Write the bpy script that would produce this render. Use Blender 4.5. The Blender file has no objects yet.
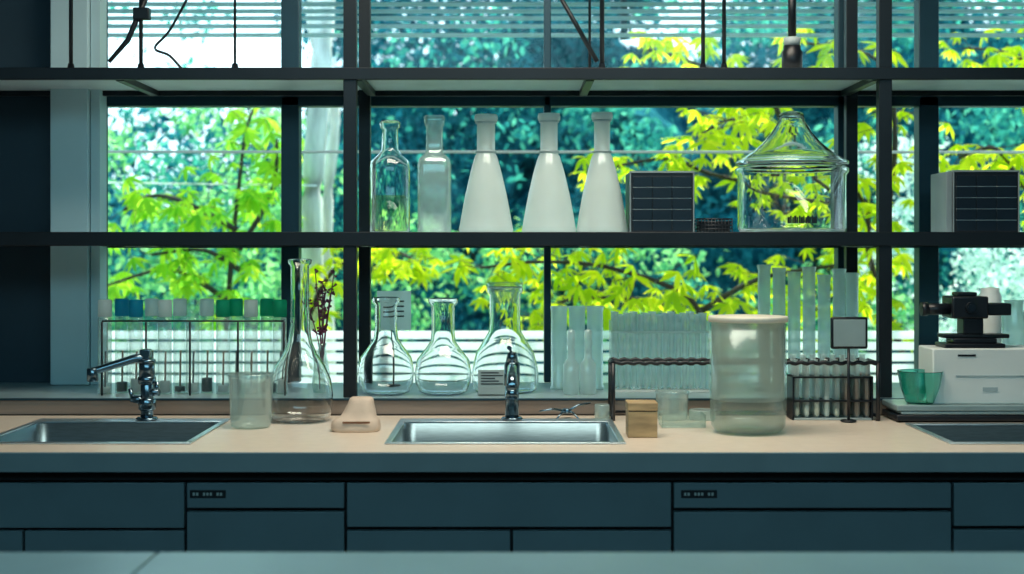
import bpy, bmesh, math, random
import numpy as np
from mathutils import Vector, Matrix
random.seed(7); rng=np.random.default_rng(7)
sc=bpy.context.scene
F=1422.0; CZ=1.369; HY=250.0; CT=0.90; LG=0.948
def X(px,d): return (px-512)*d/F
def Z(py,d): return CZ+(HY-py)*d/F
def DC(py): return (CZ-CT)*F/(py-HY)   # depth of a counter-top point
try:
    sc.view_settings.view_transform='Standard'
except Exception: pass

# ---------------- materials
def nt(name):
    m=bpy.data.materials.new(name); m.use_nodes=True
    n=m.node_tree; n.nodes.clear()
    o=n.nodes.new('ShaderNodeOutputMaterial'); return m,n,o
def pbr(name,col,rough=0.5,metal=0.0,noise=0.12,scale=8,bump=0.0,spec=0.5,stretch=None):
    m,n,o=nt(name); b=n.nodes.new('ShaderNodeBsdfPrincipled')
    tc=n.nodes.new('ShaderNodeTexCoord'); nz=n.nodes.new('ShaderNodeTexNoise'); nz.inputs['Scale'].default_value=scale
    nz.inputs['Detail'].default_value=4
    if stretch:
        mp=n.nodes.new('ShaderNodeMapping'); mp.inputs['Scale'].default_value=stretch
        n.links.new(tc.outputs['Object'],mp.inputs['Vector']); n.links.new(mp.outputs[0],nz.inputs['Vector'])
    else: n.links.new(tc.outputs['Object'],nz.inputs['Vector'])
    r=n.nodes.new('ShaderNodeValToRGB')
    r.color_ramp.elements[0].color=tuple(c*(1-noise) for c in col)+(1,)
    r.color_ramp.elements[1].color=tuple(min(1,c*(1+noise)) for c in col)+(1,)
    r.color_ramp.elements[0].position=0.3; r.color_ramp.elements[1].position=0.7
    n.links.new(nz.outputs[0],r.inputs[0]); n.links.new(r.outputs[0],b.inputs['Base Color'])
    b.inputs['Roughness'].default_value=rough; b.inputs['Metallic'].default_value=metal
    b.inputs['Specular IOR Level'].default_value=spec
    if bump:
        bp=n.nodes.new('ShaderNodeBump'); bp.inputs['Strength'].default_value=bump; bp.inputs['Distance'].default_value=0.01
        n.links.new(nz.outputs[0],bp.inputs['Height']); n.links.new(bp.outputs[0],b.inputs['Normal'])
    n.links.new(b.outputs[0],o.inputs[0]); return m
def glass(name,col=(0.97,1,1),ior=1.45,rough=0.0):
    m,n,o=nt(name); b=n.nodes.new('ShaderNodeBsdfPrincipled')
    b.inputs['Base Color'].default_value=(*col,1); b.inputs['Transmission Weight'].default_value=1
    b.inputs['Roughness'].default_value=rough; b.inputs['IOR'].default_value=ior
    n.links.new(b.outputs[0],o.inputs[0]); return m
def thin(name,tint=(0.93,0.98,0.96),refl=0.08,edge=0.55,haze=0.0,hazecol=(0.8,0.9,0.85),rough=0.12,df=0.35):
    m,n,o=nt(name)
    t=n.nodes.new('ShaderNodeBsdfTransparent'); t.inputs[0].default_value=(*tint,1)
    g=n.nodes.new('ShaderNodeBsdfGlossy'); g.inputs['Roughness'].default_value=rough
    lw=n.nodes.new('ShaderNodeLayerWeight'); lw.inputs[0].default_value=0.35
    mr=n.nodes.new('ShaderNodeMapRange'); mr.inputs['To Min'].default_value=refl; mr.inputs['To Max'].default_value=edge
    n.links.new(lw.outputs['Facing'],mr.inputs['Value'])
    g.inputs[0].default_value=(0.8,0.9,0.9,1)
    mx=n.nodes.new('ShaderNodeMixShader')
    n.links.new(mr.outputs[0],mx.inputs[0]); n.links.new(t.outputs[0],mx.inputs[1]); n.links.new(g.outputs[0],mx.inputs[2])
    out=mx
    if haze>0:
        d=n.nodes.new('ShaderNodeBsdfTranslucent'); d.inputs[0].default_value=(*hazecol,1)
        d2=n.nodes.new('ShaderNodeBsdfDiffuse'); d2.inputs[0].default_value=(*hazecol,1)
        m1=n.nodes.new('ShaderNodeMixShader'); m1.inputs[0].default_value=df
        n.links.new(d.outputs[0],m1.inputs[1]); n.links.new(d2.outputs[0],m1.inputs[2])
        m2=n.nodes.new('ShaderNodeMixShader')
        tc=n.nodes.new('ShaderNodeTexCoord'); nz=n.nodes.new('ShaderNodeTexNoise'); nz.inputs['Scale'].default_value=6
        n.links.new(tc.outputs['Object'],nz.inputs['Vector'])
        r2=n.nodes.new('ShaderNodeMapRange'); r2.inputs['To Min'].default_value=max(0,haze-0.1); r2.inputs['To Max'].default_value=min(1,haze+0.1)
        n.links.new(nz.outputs[0],r2.inputs['Value']); n.links.new(r2.outputs[0],m2.inputs[0])
        n.links.new(mx.outputs[0],m2.inputs[1]); n.links.new(m1.outputs[0],m2.inputs[2]); out=m2
    n.links.new(out.outputs[0],o.inputs[0]); return m
def leafmat(name,cols,trans=0.6):
    m,n,o=nt(name); g=n.nodes.new('ShaderNodeNewGeometry'); r=n.nodes.new('ShaderNodeValToRGB')
    n.links.new(g.outputs['Random Per Island'],r.inputs[0])
    e=r.color_ramp.elements
    while len(e)<len(cols): e.new(0.5)
    for i,c in enumerate(cols): e[i].position=i/(len(cols)-1); e[i].color=(*c,1)
    d=n.nodes.new('ShaderNodeBsdfDiffuse'); t=n.nodes.new('ShaderNodeBsdfTranslucent')
    n.links.new(r.outputs[0],d.inputs[0]); n.links.new(r.outputs[0],t.inputs[0])
    mx=n.nodes.new('ShaderNodeMixShader'); mx.inputs[0].default_value=trans
    n.links.new(d.outputs[0],mx.inputs[1]); n.links.new(t.outputs[0],mx.inputs[2]); n.links.new(mx.outputs[0],o.inputs[0]); return m

M_counter=pbr('warm_laminate',(0.77,0.66,0.54),0.36,noise=0.04,scale=30)
M_edge=pbr('counter_edge_metal',(0.16,0.25,0.28),0.45,noise=0.08)
M_cab=pbr('cabinet_laminate',(0.115,0.185,0.215),0.42,noise=0.06)
M_dark=pbr('gap_dark',(0.008,0.012,0.016),0.7)
M_label=pbr('label_pale',(0.35,0.45,0.45),0.6)
M_frame=pbr('dark_steel',(0.006,0.011,0.016),0.42,metal=0.2,noise=0.2)
M_shelf=pbr('shelf_panel',(0.62,0.72,0.74),0.5,noise=0.08)
M_mull=pbr('window_aluminium',(0.015,0.055,0.08),0.4,metal=0.3)
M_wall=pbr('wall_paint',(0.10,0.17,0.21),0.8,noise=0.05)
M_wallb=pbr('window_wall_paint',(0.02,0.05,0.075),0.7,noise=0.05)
M_col=pbr('column_plaster',(0.50,0.70,0.75),0.75,noise=0.06,scale=3)
M_sill=pbr('sill_wood',(0.30,0.235,0.19),0.5,noise=0.2,scale=6,stretch=(0.3,1,6))
M_sillt=pbr('sill_stone',(0.26,0.37,0.40),0.35)
M_steel=pbr('brushed_steel',(0.68,0.78,0.82),0.3,metal=0.9,noise=0.08,scale=40,stretch=(1,12,12))
M_basin_shade=pbr('basin_steel_shaded',(0.13,0.21,0.25),0.32,metal=0.75,noise=0.12,scale=30,stretch=(1,10,10))  # sink steel with shade put into the colour, so the basins look deep
M_chrome=pbr('dark_chrome',(0.22,0.31,0.37),0.2,metal=1,noise=0.05)
M_bench=pbr('bench_top',(0.20,0.36,0.41),0.35,noise=0.08,scale=5)
M_black=pbr('black_plastic',(0.007,0.010,0.015),0.38,noise=0.2)
M_panel=pbr('panel_navy',(0.006,0.014,0.024),0.3)
M_line=pbr('panel_line',(0.20,0.26,0.28),0.5)
M_screen=pbr('screen_grey',(0.27,0.37,0.38),0.3)
M_grey=pbr('grey_plastic',(0.40,0.49,0.5),0.5)
M_white=pbr('white_plastic',(0.8,0.86,0.83),0.45,noise=0.04)
M_cream=pbr('cream_lid',(0.82,0.79,0.66),0.5)
M_wood=pbr('oak',(0.5,0.35,0.18),0.55,noise=0.3,scale=10,stretch=(1,1,7))
M_clay=pbr('beige_clay',(0.72,0.58,0.46),0.75,noise=0.08,bump=0.2,scale=20)
M_teal=thin('teal_cap',haze=0.9,hazecol=(0.02,0.45,0.68),df=0.4)
M_green=thin('green_cap',haze=0.9,hazecol=(0.02,0.58,0.34),df=0.4)
M_wcap=thin('white_cap',haze=0.9,hazecol=(0.93,0.98,0.97),df=0.4)
M_brown=pbr('brown_reagent',(0.22,0.10,0.05),0.4)
M_floor=pbr('floor_vinyl',(0.07,0.09,0.1),0.5)
M_glass=glass('borosilicate_glass')
M_ggreen=glass('green_glass',(0.2,0.7,0.6),rough=0.1)
M_liq=thin('pale_liquid',(0.88,0.93,0.7),0.02,0.2)
M_thin=thin('thin_glass',haze=0.1)
M_haze2=thin('light_hazy_glass',haze=0.2,hazecol=(0.85,0.95,0.95))
M_hazy=thin('hazy_glass',haze=0.38,hazecol=(0.9,0.98,0.97),df=0.25)
M_tube=thin('test_tube_glass',haze=0.3,hazecol=(0.93,0.99,1),df=0.3,edge=0.7)
M_pane=thin('window_pane',(0.97,1,1),0.015,0.2)
M_milk=thin('opal_glass',haze=0.66,hazecol=(0.95,0.99,0.98),df=0.4,edge=0.75)
M_canw=thin('canister_glass',(0.95,0.99,0.98),0.03,0.4,haze=0.04,rough=0.2)
M_milk2=thin('frosted_plastic',haze=0.36,hazecol=(1,1,0.96),refl=0.02,rough=0.4,df=0.5)
M_fence=thin('fence_polycarbonate',haze=0.9,hazecol=(0.95,0.99,1),df=0.2)
M_bark=pbr('pale_bark',(0.68,0.68,0.62),0.9,noise=0.35,scale=5,stretch=(3,3,0.6),bump=0.4)
M_twig=pbr('twig_bark',(0.05,0.04,0.03),0.9)
M_cable=pbr('white_cable',(0.95,0.98,1.0),0.5)
M_louv=thin('louvre_polycarbonate',haze=0.85,hazecol=(0.85,0.95,1.0))
M_sunblock=pbr('sun_block_slab',(0.5,0.6,0.62),0.6)
M_ground=pbr('ground_cover',(0.05,0.12,0.06),0.9,noise=0.5)
M_dry=pbr('dried_flower',(0.24,0.06,0.12),0.8)

# ---------------- mesh builder
class B:
    def __init__(s): s.bm=bmesh.new(); s.mats=[]
    def mi(s,m):
        if m not in s.mats: s.mats.append(m)
        return s.mats.index(m)
    def _fin(s,faces,m,smooth=False):
        i=s.mi(m)
        for f in faces: f.material_index=i; f.smooth=smooth
    def box(s,x0,x1,y0,y1,z0,z1,m,bev=0.0):
        r=bmesh.ops.create_cube(s.bm,size=1.0)
        vs=r['verts']
        for v in vs: v.co=Vector(((x0+x1)/2+v.co.x*(x1-x0),(y0+y1)/2+v.co.y*(y1-y0),(z0+z1)/2+v.co.z*(z1-z0)))
        fs=set(f for v in vs for f in v.link_faces); s._fin(fs,m)
        if bev>0:
            es=list(set(e for v in vs for e in v.link_edges))
            rr=bmesh.ops.bevel(s.bm,geom=es,offset=bev,segments=2,affect='EDGES',profile=0.5)
            s._fin(rr['faces'],m,True)
        return s
    def lathe(s,cx,cy,pts,m,seg=48,wall=0.0,smooth=True,sq=None):
        # pts (r,z)
        P=list(pts)
        if wall>0:
            inn=[]
            n=len(P)
            for i in range(n):
                a=P[max(i-1,0)]; b=P[min(i+1,n-1)]
                t=(b[0]-a[0],b[1]-a[1]); L=math.hypot(*t) or 1
                nr,nz=t[1]/L,-t[0]/L
                if i==0: nr,nz=0,-1
                if i==n-1: nz=0
                inn.append((max(P[i][0]-wall*nr,0.0),P[i][1]-wall*nz))
            P=P+inn[::-1]
        rings=[]
        for r,z in P:
            if r<1e-5: rings.append([s.bm.verts.new((cx,cy,z))])
            else:
                ring=[]
                for k in range(seg):
                    a=2*math.pi*k/seg; ca,sa=math.cos(a),math.sin(a)
                    if sq:
                        q=1/ (abs(ca)**sq+abs(sa)**sq)**(1/sq); ca*=q; sa*=q
                    ring.append(s.bm.verts.new((cx+r*ca,cy+r*sa,z)))
                rings.append(ring)
        fs=[]
        for a,b in zip(rings,rings[1:]):
            if len(a)==1 and len(b)==1: continue
            for k in range(seg):
                k2=(k+1)%seg
                if len(a)==1: fs.append(s.bm.faces.new((a[0],b[k2],b[k])))
                elif len(b)==1: fs.append(s.bm.faces.new((a[k],a[k2],b[0])))
                else: fs.append(s.bm.faces.new((a[k],a[k2],b[k2],b[k])))
        s._fin(fs,m,smooth); return s
    def cyl(s,cx,cy,z0,z1,r,m,seg=24,r2=None):
        r2=r if r2 is None else r2; b=min(r,r2)*0.12
        return s.lathe(cx,cy,[(0,z0),(r-b,z0),(r,z0+b),(r2,z1-b),(r2-b,z1),(0,z1)],m,seg)
    def tube(s,path,r,m,seg=12):
        path=[Vector(p) for p in path]; n=len(path)
        rs=r if isinstance(r,(list,tuple)) else [r]*n
        rings=[]
        up=Vector((0,0,1))
        for i,p in enumerate(path):
            t=(path[min(i+1,n-1)]-path[max(i-1,0)]).normalized()
            u=t.cross(up)
            if u.length<0.05: u=t.cross(Vector((0,1,0)))
            u.normalize(); w=u.cross(t).normalized()
            rings.append([s.bm.verts.new(p+rs[i]*(math.cos(2*math.pi*k/seg)*u+math.sin(2*math.pi*k/seg)*w)) for k in range(seg)])
        fs=[]
        for a,b in zip(rings,rings[1:]):
            for k in range(seg):
                fs.append(s.bm.faces.new((a[k],a[(k+1)%seg],b[(k+1)%seg],b[k])))
        s._fin(fs,m,True)
        s._fin([s.bm.faces.new(rings[0][::-1]),s.bm.faces.new(rings[-1])],m)
        return s
    def done(s,name,recalc=True):
        if recalc: bmesh.ops.recalc_face_normals(s.bm,faces=s.bm.faces)
        me=bpy.data.meshes.new(name); s.bm.to_mesh(me); s.bm.free()
        for m in s.mats: me.materials.append(m)
        o=bpy.data.objects.new(name,me); sc.collection.objects.link(o); return o
def smoothpath(pts,n=6):
    out=[]; P=[Vector(p) for p in pts]; P=[P[0]]+P+[P[-1]]
    for i in range(1,len(P)-2):
        for k in range(n):
            t=k/n; a,b,c,d=P[i-1],P[i],P[i+1],P[i+2]
            out.append(0.5*((2*b)+(-a+c)*t+(2*a-5*b+4*c-d)*t*t+(-a+3*b-3*c+d)*t**3))
    out.append(P[-2]); return out
def pprof(pts,d,yb,zs):
    s=d/F; return [(max(w*s,0),zs+(yb-y)*s) for w,y in pts]
def vessel(name,cx,d,yb,zs,pts,mat,wall=0.0025,seg=56,sq=None,extra=None):
    b=B(); P=[(0,zs+0.0)]+pprof(pts,d,yb,zs)
    b.lathe(X(cx,d),d,P,mat,seg,wall,sq=sq)
    if extra: extra(b)
    return b.done(name)

# ---------------- room
XL,XR,YB,ZC=-3.6,3.8,-2.2,2.85
WY=4.52
b=B(); b.box(XL,XR,YB,WY+0.1,-0.1,0,M_floor); b.done('floor')
b=B(); b.box(XL,XR,YB,WY+0.1,ZC,ZC+0.1,M_wall); b.done('ceiling')
b=B(); b.box(XL-0.1,XL,YB,WY+0.1,0,ZC,M_wall); b.done('wall_left')
b=B(); b.box(XR,XR+0.1,YB,WY+0.1,0,ZC,M_wall); b.done('wall_right')
b=B(); b.box(XL,XR,YB-0.1,YB,0,ZC,M_wall); b.done('wall_rear')
wl=X(99,WY); wr=2.9
b=B()
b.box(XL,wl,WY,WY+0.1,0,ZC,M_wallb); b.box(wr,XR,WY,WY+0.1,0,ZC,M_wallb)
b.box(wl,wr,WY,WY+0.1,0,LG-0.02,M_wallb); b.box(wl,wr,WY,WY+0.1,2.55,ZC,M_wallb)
b.done('wall_back')
# pillar
b=B(); b.box(X(50,4.42),X(88,4.42),4.42,4.515,LG+0.001,ZC-0.001,M_col,0.004); b.box(X(89,4.42),X(98,4.42),4.44,4.515,LG+0.001,ZC-0.001,M_col); b.done('trim_pillar')
# window
b=B()
def vm(p0,p1,y0=WY+0.0,y1=WY+0.06): b.box(X(p0,WY),X(p1,WY),y0,y1,LG,2.55,M_mull,0.003)
vm(99,103); vm(281,299); vm(544,551); vm(838,851); vm(919,939); vm(1190,1204)
vm(1330,1345)
for y0,y1 in ((96,106),(236,248),(394,399)):
    b.box(wl,wr,WY,WY+0.06,Z(y1,WY),Z(y0,WY),M_mull,0.003)
b.box(wl,wr,WY,WY+0.06,2.50,2.55,M_mull)
b.box(wl,wr,WY+0.028,WY+0.033,LG,2.5,M_pane)
b.done('window_1')
# sill ledge
b=B(); b.box(XL+0.01,XR-0.01,4.04,WY-0.002,CT+0.001,LG-0.006,M_sill,0.002); b.box(XL+0.01,XR-0.01,4.032,4.044,LG-0.006,LG,M_mull,0.001); b.box(XL+0.01,XR-0.01,4.045,WY-0.002,LG-0.006,LG,M_sillt); b.done('window_sill')

# ---------------- counter
CX0,CX1=XL+0.02,XR-0.02
sinks=[(-1.30,-0.775,3.925),(-0.308,0.275,3.925),(1.055,1.62,3.82)]
SF=3.43
b=B(); zt,zb=CT,CT-0.03
b.box(CX0,CX1,3.30,SF+0.012,zb,zt,M_counter); b.box(CX0,CX1,3.92,4.03,zb,zt,M_counter)
px=CX0
for a,c,SB in sinks+[(CX1,None,3.925)]:
    b.box(px,(a+0.012) if c else CX1,SF+0.012,3.92,zb,zt,M_counter)
    if c and SB<3.9: b.box(a+0.012,c-0.012,SB-0.012,3.92,zb,zt,M_counter)
    px=(c-0.012) if c else 0
b.box(CX0,CX1,3.292,3.3,CT-0.046,CT,M_edge,0.002)
b.done('countertop')
for a,c,SB in sinks:
    b=B(); rz=CT+0.0045; w=0.016; bk=0.07 if SB>3.9 else 0.03
    b.box(a,c,SF,SF+w,CT+0.0005,rz,M_steel,0.0015); b.box(a,c,SB-bk,SB,CT+0.0005,rz,M_steel,0.0015)
    b.box(a,a+w,SF+w,SB-bk,CT+0.0005,rz,M_steel,0.0015); b.box(c-w,c,SF+w,SB-bk,CT+0.0005,rz,M_steel,0.0015)
    # basin with rounded corners, tapered
    def loop(off,z,R):
        x0,x1,y0,y1=a+w+off,c-w-off,SF+w+off,SB-bk-off; out=[]
        for (cx_,cy_,a0) in((x1-R,y0+R,-90),(x1-R,y1-R,0),(x0+R,y1-R,90),(x0+R,y0+R,180)):
            for k in range(7):
                t=math.radians(a0+15*k); out.append(b.bm.verts.new((cx_+R*math.cos(t),cy_+R*math.sin(t),z)))
        return out
    L_=[loop(-0.006,rz-0.0035,0.012),loop(0.002,rz-0.006,0.03),loop(0.006,CT-0.14,0.035),loop(0.014,CT-0.163,0.04),loop(0.035,CT-0.17,0.04)]
    fs=[]
    for p,q in zip(L_,L_[1:]):
        for k in range(28): fs.append(b.bm.faces.new((p[k],p[(k+1)%28],q[(k+1)%28],q[k])))
    fs.append(b.bm.faces.new(L_[-1])); b._fin(fs,M_basin_shade,True)
    zb_=CT-0.17; yc=(SF+SB-bk)/2
    b.cyl((a+c)/2,yc,zb_+0.001,zb_+0.006,0.04,M_chrome)
    b.cyl((a+c)/2,yc,zb_+0.006,zb_+0.012,0.02,M_dark)
    b.done('steel_sink')
# cabinets : carcass as shell so the basins hang free
b=B(); CF=3.335
b.box(CX0,CX1,CF+0.02,CF+0.04,0.1,CT-0.032,M_dark); b.box(CX0,CX1,4.01,4.03,0.1,CT-0.032,M_dark); b.box(CX0,CX1,CF+0.04,4.01,0.1,0.12,M_dark)
b.box(CX0,CX1,CF+0.08,4.0,0.0,0.1,M_dark)
b.box(CX0,CX1,CF,CF+0.02,Z(480,CF),Z(472,CF)-0.002,M_dark)
def pan(p0,p1,y0,y1,lab=None):
    b.box(X(p0,CF),X(p1,CF),CF,CF+0.021,Z(y1,CF),Z(y0,CF),M_cab,0.0015)
    if lab:
        b.box(X(lab,CF),X(lab+36,CF),CF-0.002,CF+0.002,Z(498,CF),Z(490,CF),M_black,0.001)
        for k in range(9):
            if k in(2,6): continue
            b.box(X(lab+3+k*3.4,CF),X(lab+5.2+k*3.4,CF),CF-0.0026,CF-0.001,Z(495.5,CF),Z(492.5,CF),M_label)
for p0,p1 in((-460,-278),(-275,-4)): pan(p0,p1,483,528); pan(p0,p1,531,760)
pan(-1,184,483,528); pan(-1,22,531,760); pan(25,184,531,760)
pan(187,344,483,508,190); pan(187,344,512,760)
pan(347,671,483,527); pan(347,510,531,760); pan(513,671,531,760)
pan(674,951,483,508,681); pan(674,951,512,760)
pan(954,1180,483,526); pan(954,1180,530,760); pan(1183,1500,483,526); pan(1183,1500,530,760)
b.done('base_cabinets')
# island bench in the foreground
b=B(); xs=X(158,2.21)
b.box(-2.6,xs-0.0015,0.9,2.21,CT-0.035,CT,M_bench,0.003); b.box(xs+0.0015,2.6,0.9,2.21,CT-0.035,CT,M_bench,0.003)
b.box(-2.5,2.5,1.0,2.12,0.0,CT-0.035,M_cab)
b.done('island_bench')

# ---------------- shelving rack
RF,RB=4.07,4.47
b=B()
def post(p,d,w=13): b.box(X(p-w/2,d),X(p+w/2,d),d-0.018,d+0.018,LG+0.0005,ZC-0.001,M_frame,0.002)
for p in(-180,350.5,884,1410): post(p,RF)
for p in (350.5,884): # rear posts
    x=X(p,RF); b.box(x-0.018,x+0.018,RB-0.018,RB+0.018,LG+0.0005,ZC-0.001,M_frame,0.002)
xa,xb=X(-300,RF),X(1480,RF)
for yt,yb_ in((68.5,80.5),(232,246)):
    zt_,zb_=Z(yt,RF),Z(yb_,RF)
    b.box(xa,xb,RF-0.024,RF-0.004,zb_,zt_,M_frame,0.002)
    b.box(xa,xb,RB-0.0,RB+0.02,zb_,zt_,M_frame,0.002)
    b.box(xa,xb,RF-0.004,RB,zb_+0.016,zt_-0.004,M_shelf)
    for p in(-120,120,358,590,877,1160):
        x=X(p,RF); b.box(x-0.012,x+0.012,RF,RB,zb_-0.002,zb_+0.016,M_frame,0.001)
S1=Z(68.5,RF)-0.004; S2=Z(232,RF)-0.004
b.done('shelving_rack')

# support rods and fittings on the top shelf
def rod(px_,d=4.2,base=True,r=0.006,top=2.5):
    b=B(); x=X(px_,d)
    b.tube([(x,d,S1+0.012),(x,d,top)],r,M_frame)
    b.lathe(x,d,[(0,S1+0.0005),(0.03,S1+0.0005),(0.03,S1+0.008),(0.012,S1+0.014),(0.008,S1+0.035),(0,S1+0.035)],M_frame,20)
    return b
rod(71).done('support_rod'); rod(235,r=0.004).done('support_rod')
b=rod(141,r=0.006)
d=4.2
b.tube([(X(150,d),d,Z(-12,d)),(X(128,d),d,Z(40,d)),(X(109,d),d,Z(62,d))],[0.009,0.008,0.006],M_frame)
b.box(X(134,d),X(150,d),d-0.015,d+0.015,Z(20,d),Z(8,d),M_frame,0.003)
b.done('lab_clamp_stand')
b=rod(602,r=0.007)
b.tube([(X(553,d),d-0.02,Z(-14,d)),(X(597,d),d-0.01,Z(62,d))],0.007,M_frame)
b.tube([(X(590,d),d+0.02,S1+0.001),(X(590,d),d+0.02,2.5)],0.004,M_frame)
b.done('lab_clamp_stand')
for p in(703,724): rod(p,r=0.006).done('support_rod')
b=B(); b.tube(smoothpath([(X(192,d),d,Z(-10,d)),(X(170,d),d,Z(30,d)),(X(155,d),d,Z(48,d)),(X(170,d),d,Z(56,d)),(X(186,d),d,S1+0.004)]),0.004,M_frame,8); b.done('power_cable')
b=B(); x=X(792,4.15); d=4.15
b.lathe(x,d,[(0,S1+.0005),(0.03,S1+.0005),(0.03,Z(52,d)),(0.025,Z(50,d)),(0.025,Z(46,d)),(0,Z(46,d))],M_black,28)
b.lathe(x,d,[(0,Z(46,d)),(0.022,Z(46,d)),(0.026,Z(38,d)),(0,Z(36,d))],M_grey,28)
b.lathe(x,d,[(0,Z(36,d)),(0.012,Z(36,d)),(0.012,Z(-20,d)),(0,Z(-20,d))],M_frame,20)
b.done('gas_valve')

# ---------------- shelf glassware
SH=S2+0.0006
d=4.2
def flask_cone(cx,hw,nw,ytop,d=4.2):
    def ex(b):
        zc=lambda y: SH+(230-y)*d/F
        for y in(148,ytop+8):   # neck collars
            b.lathe(X(cx,d),d,[((nw+0.2)*d/F,zc(y+1.2)),((nw+1.6)*d/F,zc(y+0.8)),((nw+1.6)*d/F,zc(y-0.8)),((nw+0.2)*d/F,zc(y-1.2))],M_grey,40)
    vessel('conical_flask',cx,d,230,SH,[(hw-3,230),(hw-0.3,229),(hw+0.3,226),(hw-0.6,222),(hw*0.90,210),(hw*0.76,190),(hw*0.56,167),(nw+2.2,153),(nw+0.4,150),(nw,148),(nw,ytop+9),(nw+0.5,ytop+8.5),(nw+2.6,ytop+6),(nw+2.8,ytop+3),(nw+2,ytop),(nw-0.5,ytop)],M_milk,0.002,extra=ex)
flask_cone(486,27,9,111); flask_cone(549,27,8.6,110); flask_cone(602,25.5,8,109)
vessel('reagent_bottle',390,d,230,SH,[(17,230),(20,227),(20,165),(19,158),(12,151),(8.5,146),(8,126),(10,124),(10.5,119),(8.5,117)],M_glass,0.0028)
b=B(); b.lathe(X(390,d),d,[(0,SH+0.006)]+pprof([(15.5,228),(16.5,225),(16.5,192),(0,192)],d,230,SH),M_liq,32); b.done('reagent_liquid')
vessel('reagent_bottle',434.5,d,230,SH,[(14,230),(16.5,228),(16.5,162),(15,155),(9.5,150),(8.3,144),(8.3,124),(9.5,122),(10.5,114),(9,112)],M_haze2,0.0028,sq=5)
# ventilation boxes
def ventbox(p0,p1,y0,y1,d,name,side=False):
    b=B(); x0,x1=X(p0,d),X(p1,d); zt_=SH+(y1-y0)*d/F
    b.box(x0,x1,d,d+0.17,SH,zt_,M_black,0.004)
    b.box(x0-0.001,x1+0.001,d-0.003,d+0.02,zt_-0.005,zt_+0.001,M_line,0.001)
    for xx in(x0-0.001,x1-0.003): b.box(xx,xx+0.004,d-0.003,d+0.003,SH,zt_-0.005,M_line,0.001)
    if side: b.box(x0-0.018,x0-0.0015,d+0.003,d+0.16,SH,zt_-0.004,M_line,0.002)
    w=(x1-x0-0.016)
    for i in range(3):
        for j in range(5):
            xa_=x0+0.008+w*i/3; h=(zt_-SH-0.02)/5; za=SH+0.006+h*j
            b.box(xa_+0.0015,xa_+w/3-0.0015,d-0.004,d+0.002,za+0.0012,za+h-0.0012,M_panel,0.0006)
    for j in range(1,5):
        za=SH+0.006+(zt_-SH-0.02)/5*j; b.box(x0+0.008,x1-0.008,d-0.0025,d,za-0.0009,za+0.0009,M_grey)
    b.done(name)
ventbox(630,694,168,230,4.12,'instrument_module'); ventbox(953,1019,167,230,4.12,'instrument_module',True)
# small basket
b=B(); d=4.15; x0,x1=X(698,d),X(732,d); z1=SH+0.043
b.box(x0,x1,d,d+0.07,SH,SH+0.004,M_black)
b.box(x0+0.004,x1-0.004,d+0.005,d+0.065,SH+0.004,SH+0.036,M_black)
for z in(SH+0.014,SH+0.024,SH+0.034,z1):
    r=0.0022
    b.tube([(x0,d,z),(x1,d,z)],r,M_black,6); b.tube([(x0,d+.07,z),(x1,d+.07,z)],r,M_black,6); b.tube([(x0,d,z),(x0,d+.07,z)],r,M_black,6); b.tube([(x1,d,z),(x1,d+.07,z)],r,M_black,6)
for k in range(11):
    x=x0+(x1-x0)*k/10
    for y in(d,d+.07): b.tube([(x,y,SH),(x,y,z1)],0.0018,M_black,6)
b.done('wire_basket')
# bell jug : body + flanged tent-like lid with knob
d=4.22
def lid(b):
    P=pprof([(50,162),(55.5,161.5),(56,158.5),(53,157),(47,153),(38,147),(29,139),(21,130),(16,122),(12.5,117),(12.5,112),(10.5,109),(5,107.7),(0,107.5),
             (0,109.5),(9,111.5),(10.8,114),(11,117.8),(14.5,123.2),(19.5,131.3),(27.5,140.5),(37,148.7),(46,154.7),(50,158),(50,162)],d,230,SH)
    n0=len(b.bm.verts)
    b.lathe(X(791.5,d),d,P,M_glass,72)
    b.bm.verts.ensure_lookup_table()
    bmesh.ops.remove_doubles(b.bm,verts=b.bm.verts[n0:],dist=0.00005)
vessel('bell_jar',791.5,d,230,SH,[(46,230),(51,228.5),(53.5,224),(53.5,172),(56,169),(56,165),(53.5,163.5)],M_glass,0.0045,seg=72,extra=lid)
b=B()
for k in range(14):
    a=math.radians(-90-14+2.2*k); r=53.5*d/F+0.0006
    w=0.0022 if k%3 else 0.0034
    x=X(791.5,d)+r*math.cos(a); y=d+r*math.sin(a)
    b.box(x-w,x+w,y-0.0005,y+0.0005,SH+0.028,SH+0.046+(0.004 if k%2 else 0),M_black)
b.done('jar_graduation_marks')

# ---------------- ledge glassware
LZ=LG+0.0006
d=4.15
vessel('round_flask',386,d,397,LZ,[(18,397),(24,394),(27.5,384),(28,372),(25.5,360),(18,350),(12.5,342),(11,332),(11,308),(13.5,305),(14,301),(11.5,300)],M_glass,0.003)
vessel('round_flask',443,d,397,LZ,[(18,397),(24,394),(28,384),(28.5,375),(26,362),(18,352),(12.5,344),(11.5,334),(11.5,309),(14.5,306),(15,302),(12,301)],M_glass,0.003)
d=4.22
def exb(b):
    b.lathe(X(505,d),d,pprof([(0,308),(12,308),(14.5,296),(18,292),(18,288),(0,287)],d,397,LZ),M_thin,32)
vessel('conical_flask',505,d,397,LZ,[(28,397),(32,394),(33.5,386),(33,374),(29,358),(21,345),(16,336),(15.5,326),(15.5,300),(18,297),(18,293),(15.5,292)],M_glass,0.003,extra=exb)
b=B(); b.box(X(478,4.11),X(506,4.11),4.1095,4.1105,LZ+0.022,LZ+0.074,M_label)
for k in range(5): b.box(X(481,4.11),X(503-(k%3)*4,4.11),4.1087,4.1095,LZ+0.032+k*0.008,LZ+0.035+k*0.008,M_black)
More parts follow.
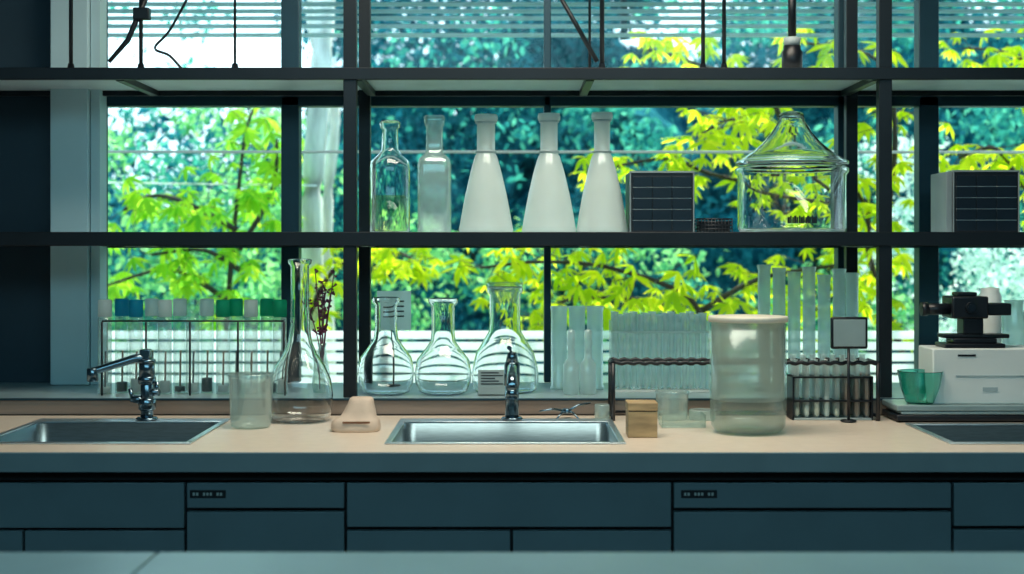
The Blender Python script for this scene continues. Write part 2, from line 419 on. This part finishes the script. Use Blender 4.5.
b.box(X(478,4.11),X(506,4.11),4.1095,4.118,LZ,LZ+0.003,M_label)
b.box(X(478,4.11),X(506,4.11),4.1095,4.1105,LZ,LZ+0.022,M_label)
b.done('paper_label')
# card on stand behind
b=B(); dd=4.36; b.box(X(377,dd),X(411,dd),dd,dd+0.003,Z(330,dd),Z(291,dd),M_wcap); b.tube([(X(394,dd),dd+0.006,LZ),(X(394,dd),dd+0.006,Z(300,dd))],0.003,M_frame); b.cyl(X(394,dd),dd+0.006,LZ,LZ+0.006,0.025,M_frame)
for k in range(4): b.box(X(382,dd),X(404,dd),dd-0.001,dd,Z(302+k*5,dd),Z(300.5+k*5,dd),M_frame)
b.done('sign_card')
# tall frosted cylinders
for cx in(559,577,595):
    vessel('measuring_cylinder',cx,4.3,392,LZ,[(8.5,392),(9,390),(8,388),(8,315),(8.8,310),(8.4,309)],M_hazy,0.002,32)
for cx in(571,588):
    vessel('dropper_bottle',cx,4.14,396,LZ,[(7,396),(8,394),(8,366),(4,360),(3.4,348),(4.5,346),(3.5,332),(0,330)],M_hazy,0,24)
# clear rack packed with upright test tubes
b=B(); d=4.2; s=d/F; x0,x1=X(611,d),X(710,d); z1=LZ+80*s
b.box(x0,x1,d,d+0.09,LZ,LZ+0.006,M_wcap,0.001)
for z in(LZ+0.085,LZ+0.175): 
    b.box(x0,x1,d,d+0.003,z,z+0.006,M_hazy); b.box(x0,x1,d+0.087,d+0.09,z,z+0.006,M_hazy)
for xx in(x0,x1-0.004): b.box(xx,xx+0.004,d,d+0.09,LZ+0.006,LZ+0.21,M_hazy)
for j in range(3):
    for k in range(15):
        x=x0+0.012+(x1-x0-0.024)*(k+0.5*(j%2)*0.6)/14.3; y=d+0.018+0.027*j; h=z1-0.004*((k*5+j*3)%3)
        b.lathe(x,y,[(0,LZ+0.007),(0.005,LZ+0.010),(0.0076,LZ+0.018),(0.0076,h-0.003),(0.0088,h-0.001),(0.0084,h)],M_tube,16)
b.done('test_tube_rack')
# tall cylinders right
for i,cx in enumerate((764,779,794,809,824,839,852)):
    t=[268,271,275,270,278,272,276][i]
    vessel('measuring_cylinder',cx,4.25,394,LZ,[(7,394),(7.5,392),(6.2,388),(6.2,t+6),(7.2,t+1),(7.0,t)],M_hazy,0.002,28)

# left row of capped jars
caps=[(101,M_wcap),(118,M_teal),(132,M_teal),(148,M_wcap),(161,M_wcap),(176,M_wcap),(189,M_thin),(203,M_wcap),(219,M_green),(232,M_green),(247,M_wcap),(263,M_green),(276,M_green)]
for i,(cx,cm) in enumerate(caps):
    d=4.16+0.03*(i%2); b=B(); s=d/F; x=X(cx+4,d); yb=LZ
    h0=(397-320)*s; h1=(397-303)*s; r=6.6*s
    b.lathe(x,d,[(0,yb),(r,yb),(r,yb+h0-0.004),(r*0.8,yb+h0),(0,yb+h0)],M_haze2 if i%2==0 else M_thin,24)
    b.lathe(x,d,[(0,yb+h0),(r*1.04,yb+h0),(r*1.04,yb+h1-0.004),(r*0.9,yb+h1),(0,yb+h1)],cm,24)
    b.tube([(x,d,yb+0.01),(x+0.002,d,yb+h0*0.55)],0.003,M_brown if i%3 else M_frame,8)
    b.cyl(x,d,yb+0.004,yb+0.02+0.03*((i*7)%5)/5,r*0.8,M_frame if i%2 else M_grey,16)
    b.done('capped_sample_jar')
b=B(); d=4.11
for y in(321,): b.tube([(X(102,d),d,Z(y,d)),(X(284,d),d,Z(y,d))],0.0025,M_frame,8)
for p in(102,146,190,238,284): b.tube([(X(p,d),d,LZ),(X(p,d),d,Z(322,d))],0.003,M_frame,8)
b.done('jar_rail')

# ---------------- counter objects
CTZ=CT+0.0006
d=3.90
vessel('volumetric_flask',300,d,421,CTZ,[(24,421),(29,419),(32,411),(33,395),(31,380),(25,366),(17,354),(12,342),(10,328),(9.2,300),(9.2,266),(11.5,264),(12,260),(10,259)],M_glass,0.003,seg=64)
vessel('glass_beaker',251,3.76,427,CTZ,[(17,427),(19.5,425),(20.5,418),(22,378),(23.5,374),(22.5,373)],M_haze2,0.003,sq=None)
# dried flowers in narrow vase (behind flask)
b=B(); d=4.2; x=X(322,d)
b.lathe(x,d,[(0,LZ),(0.022,LZ),(0.027,LZ+0.03),(0.018,LZ+0.09),(0.011,LZ+0.13),(0.014,LZ+0.145)],M_thin,28,0.002)
for k in range(9):
    a=k*0.7; h=0.26+0.1*random.random(); sx=0.05*math.cos(a)*random.random(); 
    pts=smoothpath([(x,d,LZ+0.01),(x+sx*0.2,d+0.005*math.sin(a),LZ+0.14),(x+sx,d+0.03*math.sin(a),LZ+h)],4); b.tube(pts,0.0016,M_dry,6)
    for q in pts[5:]:
        for _ in range(3):
            o=Vector((random.uniform(-.012,.012),random.uniform(-.012,.012),random.uniform(-.008,.012)))
            b.tube([q,q+o],[0.001,0.0042],M_dry,5)
b.done('dried_flower_vase')
# clay wedge
b=B(); d=3.7; s=d/F; cx=356
secs=[(0,23.5,0.055,0,0),(3,24.5,0.056,0,0),(9,24,0.053,0,0),(12,21.5,0.048,1,0),(14,18,0.042,2.5,0),(20,15.5,0.038,4,0),(27,13,0.032,5,0),(31,12,0.028,5.5,0),(33,10,0.022,5.5,0)]
rings=[]
for h,w,dy,ox,_ in secs:
    ring=[]
    for k in range(32):
        a=2*math.pi*k/32; ca,sa=math.cos(a),math.sin(a); q=1/(abs(ca)**3+abs(sa)**3)**(1/3)
        ring.append(b.bm.verts.new((X(cx+ox,d)+w*s*ca*q,d+dy*sa*q,CTZ+h*s)))
    rings.append(ring)
fs=[]
for a,c in zip(rings,rings[1:]):
    for k in range(32): fs.append(b.bm.faces.new((a[k],a[(k+1)%32],c[(k+1)%32],c[k])))
fs.append(b.bm.faces.new(rings[0][::-1])); fs.append(b.bm.faces.new(rings[-1])); b._fin(fs,M_clay,True)
b.box(X(345,d),X(372,d),d-0.056,d-0.052,CTZ+9*s,CTZ+11*s,M_brown,0.0005)
b.done('clay_doorstop')
# wooden box
b=B(); d=DC(438); x0,x1=X(628,d),X(657.5,d); s=d/F
b.box(x0,x1,d,d+0.075,CTZ,CTZ+26*s,M_wood,0.002); b.box(x0-0.001,x1+0.001,d-0.001,d+0.076,CTZ+27*s,CTZ+35*s,M_wood,0.002); b.box(x0+.003,x1-.003,d+.003,d+.07,CTZ+26*s,CTZ+27*s,M_dark)
b.done('wooden_box')
# frosted cylinder jar
d=3.66; s=d/F; x=X(748,d); yb=433
vessel('frosted_canister',748,d,yb,CTZ,[(26,433),(33,431),(36.5,426),(37.5,418),(38,400),(38,322)],M_canw,0.003,64)
b=B(); b.lathe(x,d,[(35.8*s,CTZ+33*s),(36.2*s,CTZ+34*s),(36.2*s,CTZ+110*s)],M_milk2,64)
b.done('canister_liner')
b=B(); b.lathe(x,d,[(0,CTZ+4*s),(32*s,CTZ+4*s),(35*s,CTZ+10*s),(35.5*s,CTZ+18*s),(0,CTZ+18*s)],M_canw,48); b.done('canister_liquid')
b=B(); b.lathe(x,d,[(36.4*s,CTZ+110.5*s),(39.6*s,CTZ+110.5*s),(39.6*s,CTZ+115*s),(38.8*s,CTZ+116*s),(0,CTZ+116*s),(0,CTZ+111.2*s),(36.4*s,CTZ+111.2*s)],M_cream,64); b.done('canister_lid')
# small glass beaker and petri dishes
vessel('glass_beaker',672,3.93,419,CTZ,[(13,419),(15,418),(15.5,412),(16.5,394),(17.5,391),(16.5,390)],M_haze2,0.002,40)
b=B(); d=3.74; b.box(X(662,d),X(706,d),d,d+0.09,CTZ,CTZ+0.004,M_haze2,0.001)
for a_ in((X(662,d),X(662,d)+.003,d,d+.09),(X(706,d)-.003,X(706,d),d,d+.09),(X(662,d),X(706,d),d,d+.003),(X(662,d),X(706,d),d+.087,d+.09)):
    b.box(*a_,CTZ+0.004,CTZ+0.034,M_thin)
b.done('clear_plastic_tray')
vessel('petri_dish',702,3.93,418,CTZ,[(12,418),(13,417),(13,409),(12.6,408)],M_hazy,0.002,40)
vessel('glass_vial',602,3.96,417,CTZ,[(7,417),(7.5,416),(7.5,404),(7,403)],M_hazy,0.002,24)
# small tripod instrument
b=B(); d=3.97; x=X(567,d)
b.cyl(x,d,CTZ+0.012,CTZ+0.026,0.012,M_chrome)
for tx,ty,tz in((539,-.03,410),(591,.03,404),(556,-.05,424),(578,-.05,424)):
    e=(X(tx,d),d+ty,max(Z(tz,d),CTZ+0.003)); b.tube([(x,d,CTZ+0.018),((x+e[0])/2,d+ty/2,(CTZ+0.022+e[2])/2+0.004),e],[0.004,0.0035,0.002],M_chrome,8)
b.done('small_tripod')

# faucets
b=B(); d=3.885; x=X(512,d)
b.cyl(x,d,CT+0.005,CT+0.013,0.03,M_chrome); b.cyl(x,d,CT+0.012,Z(385,d),0.019,M_chrome); b.cyl(x,d,Z(386,d),Z(362,d),0.0215,M_chrome)
b.tube(smoothpath([(x,d-0.01,Z(376,d)),(x,d-0.07,Z(366,d)),(x,d-0.15,Z(370,d)),(x,d-0.18,Z(376,d)),(x,d-0.182,Z(384,d))]),0.013,M_chrome,16)
b.cyl(x,d-0.182,Z(392,d),Z(383,d),0.0155,M_chrome)
b.cyl(x,d,Z(362,d),Z(352,d),0.017,M_chrome,r2=0.012); b.tube([(x,d,Z(354,d)),(x-0.006,d+0.03,Z(349,d)),(x-0.008,d-0.03,Z(347,d))],0.006,M_chrome)
b.done('sink_faucet')
b=B(); x=X(147,d)
b.cyl(x,d,CT+0.005,CT+0.013,0.03,M_chrome); b.cyl(x,d,CT+0.012,Z(378,d),0.017,M_chrome)
b.cyl(x,d,Z(384,d),Z(376,d),0.024,M_chrome); b.cyl(x,d,Z(377,d),Z(362,d),0.021,M_chrome); b.cyl(x,d,Z(363,d),Z(359,d),0.024,M_chrome)
b.tube([(x,d,Z(361,d)),(X(140,d),d-0.005,Z(358,d)),(X(135,d),d-0.01,Z(358.5,d)),(X(98,d),d-0.04,Z(370,d)),(X(95,d),d-0.042,Z(372,d))],[0.013,0.013,0.012,0.010,0.009],M_chrome,16)
b.cyl(X(97,d),d-0.04,Z(380,d),Z(367,d),0.015,M_chrome)
b.box(X(141,d),X(151,d),d-0.014,d+0.014,Z(359,d),Z(349,d),M_chrome,0.003)
# side valves
b.tube([(x,d-0.0,Z(401,d)),(X(132,d),d-0.01,Z(398,d))],0.011,M_chrome); b.tube([(X(134,d),d-0.01,Z(400,d)),(X(131,d),d-0.01,Z(388,d))],0.006,M_chrome)
b.tube([(x,d,Z(392,d)),(X(160,d),d-0.01,Z(392,d))],0.010,M_chrome); b.tube([(X(158,d),d-0.01,Z(394,d)),(X(158,d),d-0.01,Z(381,d))],0.006,M_chrome)
b.cyl(x,d,Z(410,d),Z(398,d),0.024,M_chrome)
b.done('sink_faucet')

# black wire rack with tubes
b=B(); d0,d1=3.9,4.01; zt_=Z(363,3.9)
x0,x1=X(613,3.9),X(878,3.9)
for y in(d0,d1):
    b.tube([(x0,y,CTZ),(x0,y,zt_)],0.006,M_black); b.tube([(x1,y,CTZ),(x1,y,zt_)],0.006,M_black)
    n=90; b.tube([(x0+(x1-x0)*i/n,y+0.002*math.cos(i*1.6),zt_+0.0025*math.sin(i*1.6)) for i in range(n+1)],0.0055,M_black,8)
for z in(CTZ+0.012,zt_): 
    for xx in(x0,x1): b.tube([(xx,d0,z),(xx,d1,z)],0.005,M_black,8)
b.tube([(x0,d1,CTZ+0.012),(x1,d1,CTZ+0.012)],0.004,M_black,8)
b.done('wire_rack')
b=B(); xa_,xb_=X(790,3.95),X(870,3.95)
for z in(CTZ,CTZ+0.05,CTZ+0.115):
    b.box(xa_,xb_,3.915,3.997,z,z+0.005,M_frame if z>CTZ else M_grey,0.001)
for xx in(xa_,xb_-0.005): b.box(xx,xx+0.005,3.915,3.997,CTZ,CTZ+0.12,M_frame)
for j,y in enumerate((3.93,3.955,3.982)):
    for k in range(8):
        x=xa_+0.014+(xb_-xa_-0.028)*k/7
        h=0.15+0.012*((k*3+j)%3)
        b.lathe(x,y,[(0,CTZ+0.006),(0.006,CTZ+0.009),(0.008,CTZ+0.016),(0.008,CTZ+h),(0.0095,CTZ+h+0.002)],M_hazy,16)
        hh=0.03+0.012*((k*5+j*2)%4)+(0.06 if k>=5 else 0)
        b.lathe(x,y,[(0,CTZ+0.008),(0.0065,CTZ+0.016),(0.0065,CTZ+hh),(0,CTZ+hh)],M_brown if k>=5 else (M_white if k%2 else M_cream),12)
b.done('test_tube_rack')
# small display on stand
b=B(); d=3.87; b.box(X(831,d),X(868,d),d,d+0.014,Z(349,d),Z(317,d),M_frame,0.005); b.box(X(833.5,d),X(865.5,d),d-0.001,d+0.003,Z(346.5,d),Z(319.5,d),M_screen,0.001)
b.tube([(X(849,d),d+0.006,CTZ+0.006),(X(849,d),d+0.006,Z(347,d))],0.004,M_black,8); b.cyl(X(849,d),d+0.006,CTZ,CTZ+0.006,0.022,M_black)
b.done('small_display')

# ---------------- right-hand equipment
b=B(); d=3.86
x0=X(897,d); x1=X(1090,d)
b.box(x0,x1,d,d+0.16,CTZ+0.004,CTZ+0.02,M_black,0.003); b.box(x0+0.012,x1,d+0.002,d+0.16,CTZ+0.021,CTZ+0.03,M_screen,0.003); b.box(x0+0.0,x1,d,d+0.16,CTZ+0.031,CTZ+0.047,M_screen,0.003)
for xx in(x0+0.03,x1-0.03): b.cyl(xx,d+0.03,CTZ,CTZ+0.006,0.012,M_black)
zb0=CTZ+0.0475; xw=X(935,d)
b.box(xw,x1,d+0.02,d+0.16,zb0,Z(349,d),M_white,0.004)
b.box(X(960,d),X(978,d),d+0.0185,d+0.021,Z(357,d),Z(355,d),M_black); b.box(X(985,d),X(1000,d),d+0.0185,d+0.021,Z(392,d),Z(388,d),M_grey)
b.box(X(958,d),x1,d+0.018,d+0.021,Z(377,d),Z(376,d),M_grey)
b.done('bench_instrument')
zi=Z(349,d)+0.0006
b=B(); dd=3.93; 
b.box(X(940,dd),X(1000,dd),dd-0.045,dd+0.05,zi,zi+0.012,M_black,0.003)
b.box(X(950,dd),X(993,dd),dd-0.035,dd+0.04,zi+0.012,zi+0.026,M_black,0.003)
b.box(X(940,dd),X(1006,dd),dd-0.03,dd+0.03,zi+0.026,zi+0.037,M_frame,0.003)
b.box(X(960,dd),X(980,dd),dd-0.03,dd+0.03,zi+0.037,Z(318,dd),M_black,0.003)
b.box(X(948,dd),X(984,dd),dd-0.04,dd+0.06,Z(318,dd),Z(296,dd),M_black,0.005)
b.tube([(X(948,dd),dd-0.01,Z(309,dd)),(X(922,dd),dd-0.01,Z(309,dd))],0.016,M_black,20)
b.tube([(X(926,dd),dd-0.01,Z(309,dd)),(X(920,dd),dd-0.01,Z(309,dd))],0.019,M_black,20)
b.box(X(984,dd),X(1008,dd),dd-0.03,dd+0.03,Z(315,dd),Z(303,dd),M_frame,0.004)
b.tube([(X(966,dd),dd-0.038,Z(307,dd)),(X(966,dd),dd-0.05,Z(307,dd))],0.015,M_frame,24); b.tube([(X(966,dd),dd-0.049,Z(307,dd)),(X(966,dd),dd-0.052,Z(307,dd))],0.010,M_panel,24)
b.box(X(955,dd),X(975,dd),dd-0.02,dd+0.03,Z(296,dd),Z(292,dd),M_frame,0.003)
b.done('optical_instrument')
vessel('white_canister',990,4.12,395,LZ,[(9,395),(11,393),(11,296),(9,292),(9,288),(0,287)],M_white,0,32)
vessel('glass_jar',1014,4.2,395,LZ,[(10,395),(11.5,393),(11.5,318),(9,312),(9,305),(10,303)],M_hazy,0.002,32)
vessel('glass_jar',1042,4.12,395,LZ,[(12,395),(14,393),(14,318),(11,312),(11,305),(12,303)],M_hazy,0.002,32)
dd=3.85
b=B(); s=dd/F; zt0=CTZ+0.0476; cxp=X(926,dd)
b.lathe(cxp,dd+0.055,[(0,zt0),(13*s,zt0),(15*s,zt0+2*s),(20*s,zt0+18*s),(22.5*s,zt0+32*s),(23*s,zt0+33*s)],M_ggreen,40,0.003); b.done('green_glass_bowl')

# ---------------- exterior
b=B(); b.box(-14,14,4.7,26,-0.15,-0.02,M_ground); b.done('ground')
b=B()
for (yy,d) in((2,5.6),(9,5.6),(16,5.6),(24,5.6),(33,5.6)):
    b.box(-2.2,3.6,d,d+0.05,Z(yy+2.6,d),Z(yy,d),M_louv,0.002)
for p in(40,620,1200): b.box(X(p,5.72),X(p+6,5.72),5.66,5.70,Z(40,5.7),2.77,M_mull)
b.box(-3.6,4.2,4.625,6.6,2.75,2.85,M_sunblock); b.done('louvre_and_sun_block')  # slab added above the view to keep direct sun off the counter
b=B(); d=6.4
for k in range(11):
    z=Z(331,d)-k*0.05; b.box(-6,7,d,d+0.02,z-0.036,z,M_fence,0.002)
for x in np.arange(-5.8,7,1.3): b.box(x,x+0.05,d+0.021,d+0.06,-0.02,Z(331,d),M_mull)
b.done('slatted_fence')
b=B(); d=6.0
b.tube([(-5,d,Z(151.5,d)),(6,d,Z(152.5,d))],0.006,M_cable,8)
for xx in(-5,6): b.tube([(xx,d,-0.02),(xx,d,2.4)],0.05,M_mull,12)
b.done('overhead_cable')
b=B(); b.tube([(-5,6.5,Z(174,6.5)),(X(318,8),7.95,Z(186,8))],0.004,M_cable,8); b.tube([(-5,6.5,-0.02),(-5,6.5,2.4)],0.05,M_mull,12); b.done('overhead_cable')
# tree trunks
b=B(); d=8.0
b.tube(smoothpath([(X(318,d),d,-0.05),(X(314,d),d,Z(330,d)),(X(312,d),d,Z(200,d)),(X(322,d),d,Z(60,d)),(X(326,d),d,Z(-90,d))]),0.062,M_bark,16)
b.tube(smoothpath([(X(330,d),d+.2,-0.05),(X(322,d),d+.2,Z(230,d)),(X(330,d),d+.2,Z(100,d)),(X(308,d),d+.2,Z(20,d)),(X(306,d),d+.2,Z(-90,d))]),0.035,M_bark,12)
b.done('birch_trunk')

def leaves(name,pos,dr,nr,L,W,mat,fold=0.0):
    n=len(pos); dr=dr/np.linalg.norm(dr,axis=1,keepdims=True)
    side=np.cross(dr,nr); side/=np.linalg.norm(side,axis=1,keepdims=True)+1e-9
    nn=np.cross(side,dr)
    L=L[:,None]; W=W[:,None]
    ts=[(0,0,0),(0.30,0.42,0),(0.62,0.46,-.04),(1.0,0,-.14),(0.62,-0.46,-.04),(0.30,-0.42,0)]
    V=np.stack([pos+dr*L*t+side*W*w+nn*L*z for t,w,z in ts],axis=1).reshape(-1,3)
    me=bpy.data.meshes.new(name); me.vertices.add(n*6); me.vertices.foreach_set('co',V.astype(np.float32).ravel())
    me.loops.add(n*6); me.loops.foreach_set('vertex_index',np.arange(n*6,dtype=np.int32))
    me.polygons.add(n); me.polygons.foreach_set('loop_start',np.arange(0,n*6,6,dtype=np.int32)); me.polygons.foreach_set('loop_total',np.full(n,6,dtype=np.int32))
    me.update(calc_edges=True); me.validate(); me.materials.append(mat)
    o=bpy.data.objects.new(name,me); sc.collection.objects.link(o); return o
def unit(n):
    v=rng.normal(size=(n,3)); return v/np.linalg.norm(v,axis=1,keepdims=True)
def clumps(name,cs,per,rad,L0,L1,mat,aspect=0.5):
    P=[];
    for c in cs:
        r=rad*rng.uniform(0.5,1.2); q=unit(per)*(rng.uniform(0,1,(per,1))**0.45)*r; q[:,2]*=0.7; P.append(q+np.array(c))
    P=np.concatenate(P); n=len(P); D=unit(n); D[:,2]-=0.5; N=unit(n); N[:,2]+=0.8
    L=rng.uniform(L0,L1,n); return leaves(name,P,D,N,L,L*aspect,mat)
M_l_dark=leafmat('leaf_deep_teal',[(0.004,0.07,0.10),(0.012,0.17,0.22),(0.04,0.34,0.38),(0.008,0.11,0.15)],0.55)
M_l_mid=leafmat('leaf_mid_green',[(0.015,0.19,0.19),(0.05,0.38,0.29),(0.14,0.58,0.36)],0.6)
M_l_lt=leafmat('leaf_light_green',[(0.10,0.46,0.2),(0.28,0.70,0.24),(0.48,0.84,0.32)],0.65)
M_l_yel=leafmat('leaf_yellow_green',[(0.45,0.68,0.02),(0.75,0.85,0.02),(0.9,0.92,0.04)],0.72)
M_l_lime=leafmat('leaf_lime',[(0.22,0.6,0.04),(0.45,0.8,0.05),(0.72,0.92,0.06)],0.7)
M_l_pale=leafmat('leaf_pale',[(0.5,0.75,0.6),(0.8,0.92,0.8),(0.9,0.95,0.9)],0.6)
def cpx(n,x0,x1,y0,y1,d0,d1):
    out=[]
    for _ in range(n):
        d=random.uniform(d0,d1); out.append((X(random.uniform(x0,x1),d),d,Z(random.uniform(y0,y1),d)))
    return out
# deep hedge body (solid mass with wavy crown)
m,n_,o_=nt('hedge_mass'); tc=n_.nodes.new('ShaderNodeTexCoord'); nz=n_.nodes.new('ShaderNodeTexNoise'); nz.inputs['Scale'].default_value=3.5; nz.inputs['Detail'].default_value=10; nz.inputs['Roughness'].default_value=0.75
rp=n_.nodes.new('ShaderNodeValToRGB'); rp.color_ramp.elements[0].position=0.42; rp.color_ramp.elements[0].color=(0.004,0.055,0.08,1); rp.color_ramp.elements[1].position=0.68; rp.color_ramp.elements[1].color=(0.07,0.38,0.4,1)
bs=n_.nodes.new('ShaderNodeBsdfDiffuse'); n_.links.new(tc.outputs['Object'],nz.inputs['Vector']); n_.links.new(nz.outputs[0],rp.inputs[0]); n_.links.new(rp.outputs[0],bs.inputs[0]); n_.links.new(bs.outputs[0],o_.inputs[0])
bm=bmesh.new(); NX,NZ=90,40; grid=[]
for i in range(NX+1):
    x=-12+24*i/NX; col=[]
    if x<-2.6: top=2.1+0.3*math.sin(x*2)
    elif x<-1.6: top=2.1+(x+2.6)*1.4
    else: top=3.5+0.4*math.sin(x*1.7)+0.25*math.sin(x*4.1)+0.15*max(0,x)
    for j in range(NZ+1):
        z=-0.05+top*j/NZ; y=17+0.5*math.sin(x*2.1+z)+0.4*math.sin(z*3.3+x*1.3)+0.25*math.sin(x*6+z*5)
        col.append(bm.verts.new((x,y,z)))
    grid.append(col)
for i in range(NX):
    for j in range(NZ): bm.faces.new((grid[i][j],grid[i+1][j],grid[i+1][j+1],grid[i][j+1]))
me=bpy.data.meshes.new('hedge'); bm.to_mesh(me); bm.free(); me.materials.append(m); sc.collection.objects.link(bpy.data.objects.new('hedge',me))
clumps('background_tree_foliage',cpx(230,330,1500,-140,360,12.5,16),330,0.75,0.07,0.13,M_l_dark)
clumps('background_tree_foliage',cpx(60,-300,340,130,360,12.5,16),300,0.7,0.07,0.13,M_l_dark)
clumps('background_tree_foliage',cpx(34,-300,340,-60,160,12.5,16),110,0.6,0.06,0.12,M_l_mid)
clumps('garden_tree_foliage',cpx(75,330,1400,-60,350,9.5,12),120,0.5,0.05,0.09,M_l_mid)
clumps('garden_tree_foliage',cpx(22,-200,330,140,350,9.5,12),130,0.5,0.05,0.09,M_l_mid)
clumps('garden_tree_foliage',cpx(42,60,330,100,340,9,11),110,0.4,0.05,0.08,M_l_lt)
clumps('garden_tree_foliage',cpx(26,380,900,230,330,9,11),110,0.4,0.05,0.08,M_l_lt)
clumps('flowering_shrub_foliage',cpx(30,950,1300,250,340,8.5,9.5),160,0.3,0.03,0.05,M_l_pale,0.7)
clumps('flowering_shrub_foliage',cpx(16,850,930,140,330,9,10),90,0.3,0.03,0.05,M_l_pale,0.7)
# foreground maple : branches + palmate leaf clusters
brR=[[(905,360),(870,260),(860,200),(790,150),(735,120),(700,135)],[(860,200),(790,190),(715,175),(665,160),(600,170)],
    [(705,360),(690,300),(610,268),(540,262),(480,268)],[(700,310),(760,280),(820,268),(870,262)],[(690,320),(640,300),(570,300),(540,320)],
    [(790,150),(760,90),(700,62),(645,48)],[(880,240),(890,140),(880,60),(800,40)],[(1090,260),(1030,190),(990,150),(960,158)],[(1090,260),(1060,120),(1020,60),(960,50)],
    [(300,340),(335,270),(390,252),(415,262)],[(760,330),(800,310),(860,310)]]
brL=[[(225,360),(235,250),(240,180),(245,130),(258,100)],[(236,230),(190,205),(150,195),(120,210)],[(230,300),(170,270),(110,285)],[(240,250),(270,190),(278,140)],[(238,270),(200,250),(150,255)]]
for br,mat,skip,tag in((brR,M_l_yel,0.34,'maple'),(brL,M_l_lime,0.4,'sapling')):
    P=[];D=[];N=[];L=[]
    bb=B()
    for bi,pts in enumerate(br):
        d=7.3+random.uniform(-0.4,0.7)
        path=smoothpath([(X(p[0],d),d+random.uniform(-.1,.1),Z(p[1],d)) for p in pts],6)
        n=len(path); bb.tube(path,[0.014*(1-0.75*i/n)+0.003 for i in range(n)],M_twig,6)
        for i in range(3,n):
            for _ in range(4):
                c=path[i]+Vector((random.gauss(0,.10),random.gauss(0,.18),random.gauss(-0.01,.07)))
                if random.random()<skip: continue
                bb.tube([path[i],c],0.0018,M_twig,4)
                nrm=Vector((random.gauss(0,.45),random.gauss(-.35,.45),1)).normalized()
                u=nrm.orthogonal().normalized(); w=nrm.cross(u); a0=random.uniform(0,6.28); k=random.choice((6,7,8)); sz=random.uniform(0.07,0.13)
                for j in range(k):
                    a=a0+2*math.pi*j/k*0.85; dv=(u*math.cos(a)+w*math.sin(a)-nrm*0.35+Vector((0,0,-0.25))).normalized()
                    P.append(c);D.append(dv);N.append(nrm);L.append(sz*random.uniform(.75,1.1))
    bb.done(tag+'_branches')
    L=np.array(L); leaves(tag+'_foliage',np.array(P),np.array(D),np.array(N),L,L*0.28,mat)

# ---------------- lights
w=bpy.data.worlds.new('World'); sc.world=w; w.use_nodes=True; wn=w.node_tree; bg=wn.nodes['Background']
tc=wn.nodes.new('ShaderNodeTexCoord'); sp=wn.nodes.new('ShaderNodeSeparateXYZ'); wr_=wn.nodes.new('ShaderNodeValToRGB')
wn.links.new(tc.outputs['Generated'],sp.inputs[0]); wn.links.new(sp.outputs['Z'],wr_.inputs[0]); wn.links.new(wr_.outputs[0],bg.inputs[0])
wr_.color_ramp.elements[0].color=(0.75,0.95,1,1); wr_.color_ramp.elements[1].color=(0.32,0.72,1,1); wr_.color_ramp.elements[1].position=0.8
bg.inputs['Strength'].default_value=2.7
def sun(name,dirv,e,col,ang=1.0):
    l=bpy.data.lights.new(name,'SUN'); l.energy=e; l.color=col; l.angle=math.radians(ang); o=bpy.data.objects.new(name,l); sc.collection.objects.link(o)
    o.rotation_euler=Vector(dirv).to_track_quat('-Z','Y').to_euler(); o.location=(0,8,6)
sun('sun_light',(-0.35,-0.55,-0.9),8.2,(1,0.94,0.8))
def area(name,loc,dirv,sx,sy,e,col):
    l=bpy.data.lights.new(name,'AREA'); l.shape='RECTANGLE'; l.size=sx; l.size_y=sy; l.energy=e; l.color=col; o=bpy.data.objects.new(name,l); sc.collection.objects.link(o)
    o.location=loc; o.rotation_euler=Vector(dirv).to_track_quat('-Z','Y').to_euler()
area('counter_light',(0.15,3.3,2.8),(0,0.12,-1),1.6,0.7,40,(1,0.9,0.74))
area('room_fill_light',(0,0.3,2.8),(0,0.5,-1),4.5,2.0,84,(0.42,0.85,1.0))  # added teal fill standing in for ambient light from the room
# ---------------- camera
c=bpy.data.cameras.new('camera'); c.lens=50.0; c.sensor_width=36; c.shift_y=-37/1024; c.clip_start=0.05
c.dof.use_dof=True; c.dof.focus_distance=4.0; c.dof.aperture_fstop=2.8
co=bpy.data.objects.new('camera',c); sc.collection.objects.link(co); co.location=(0,0,CZ); co.rotation_euler=(math.radians(90),0,0); sc.camera=co
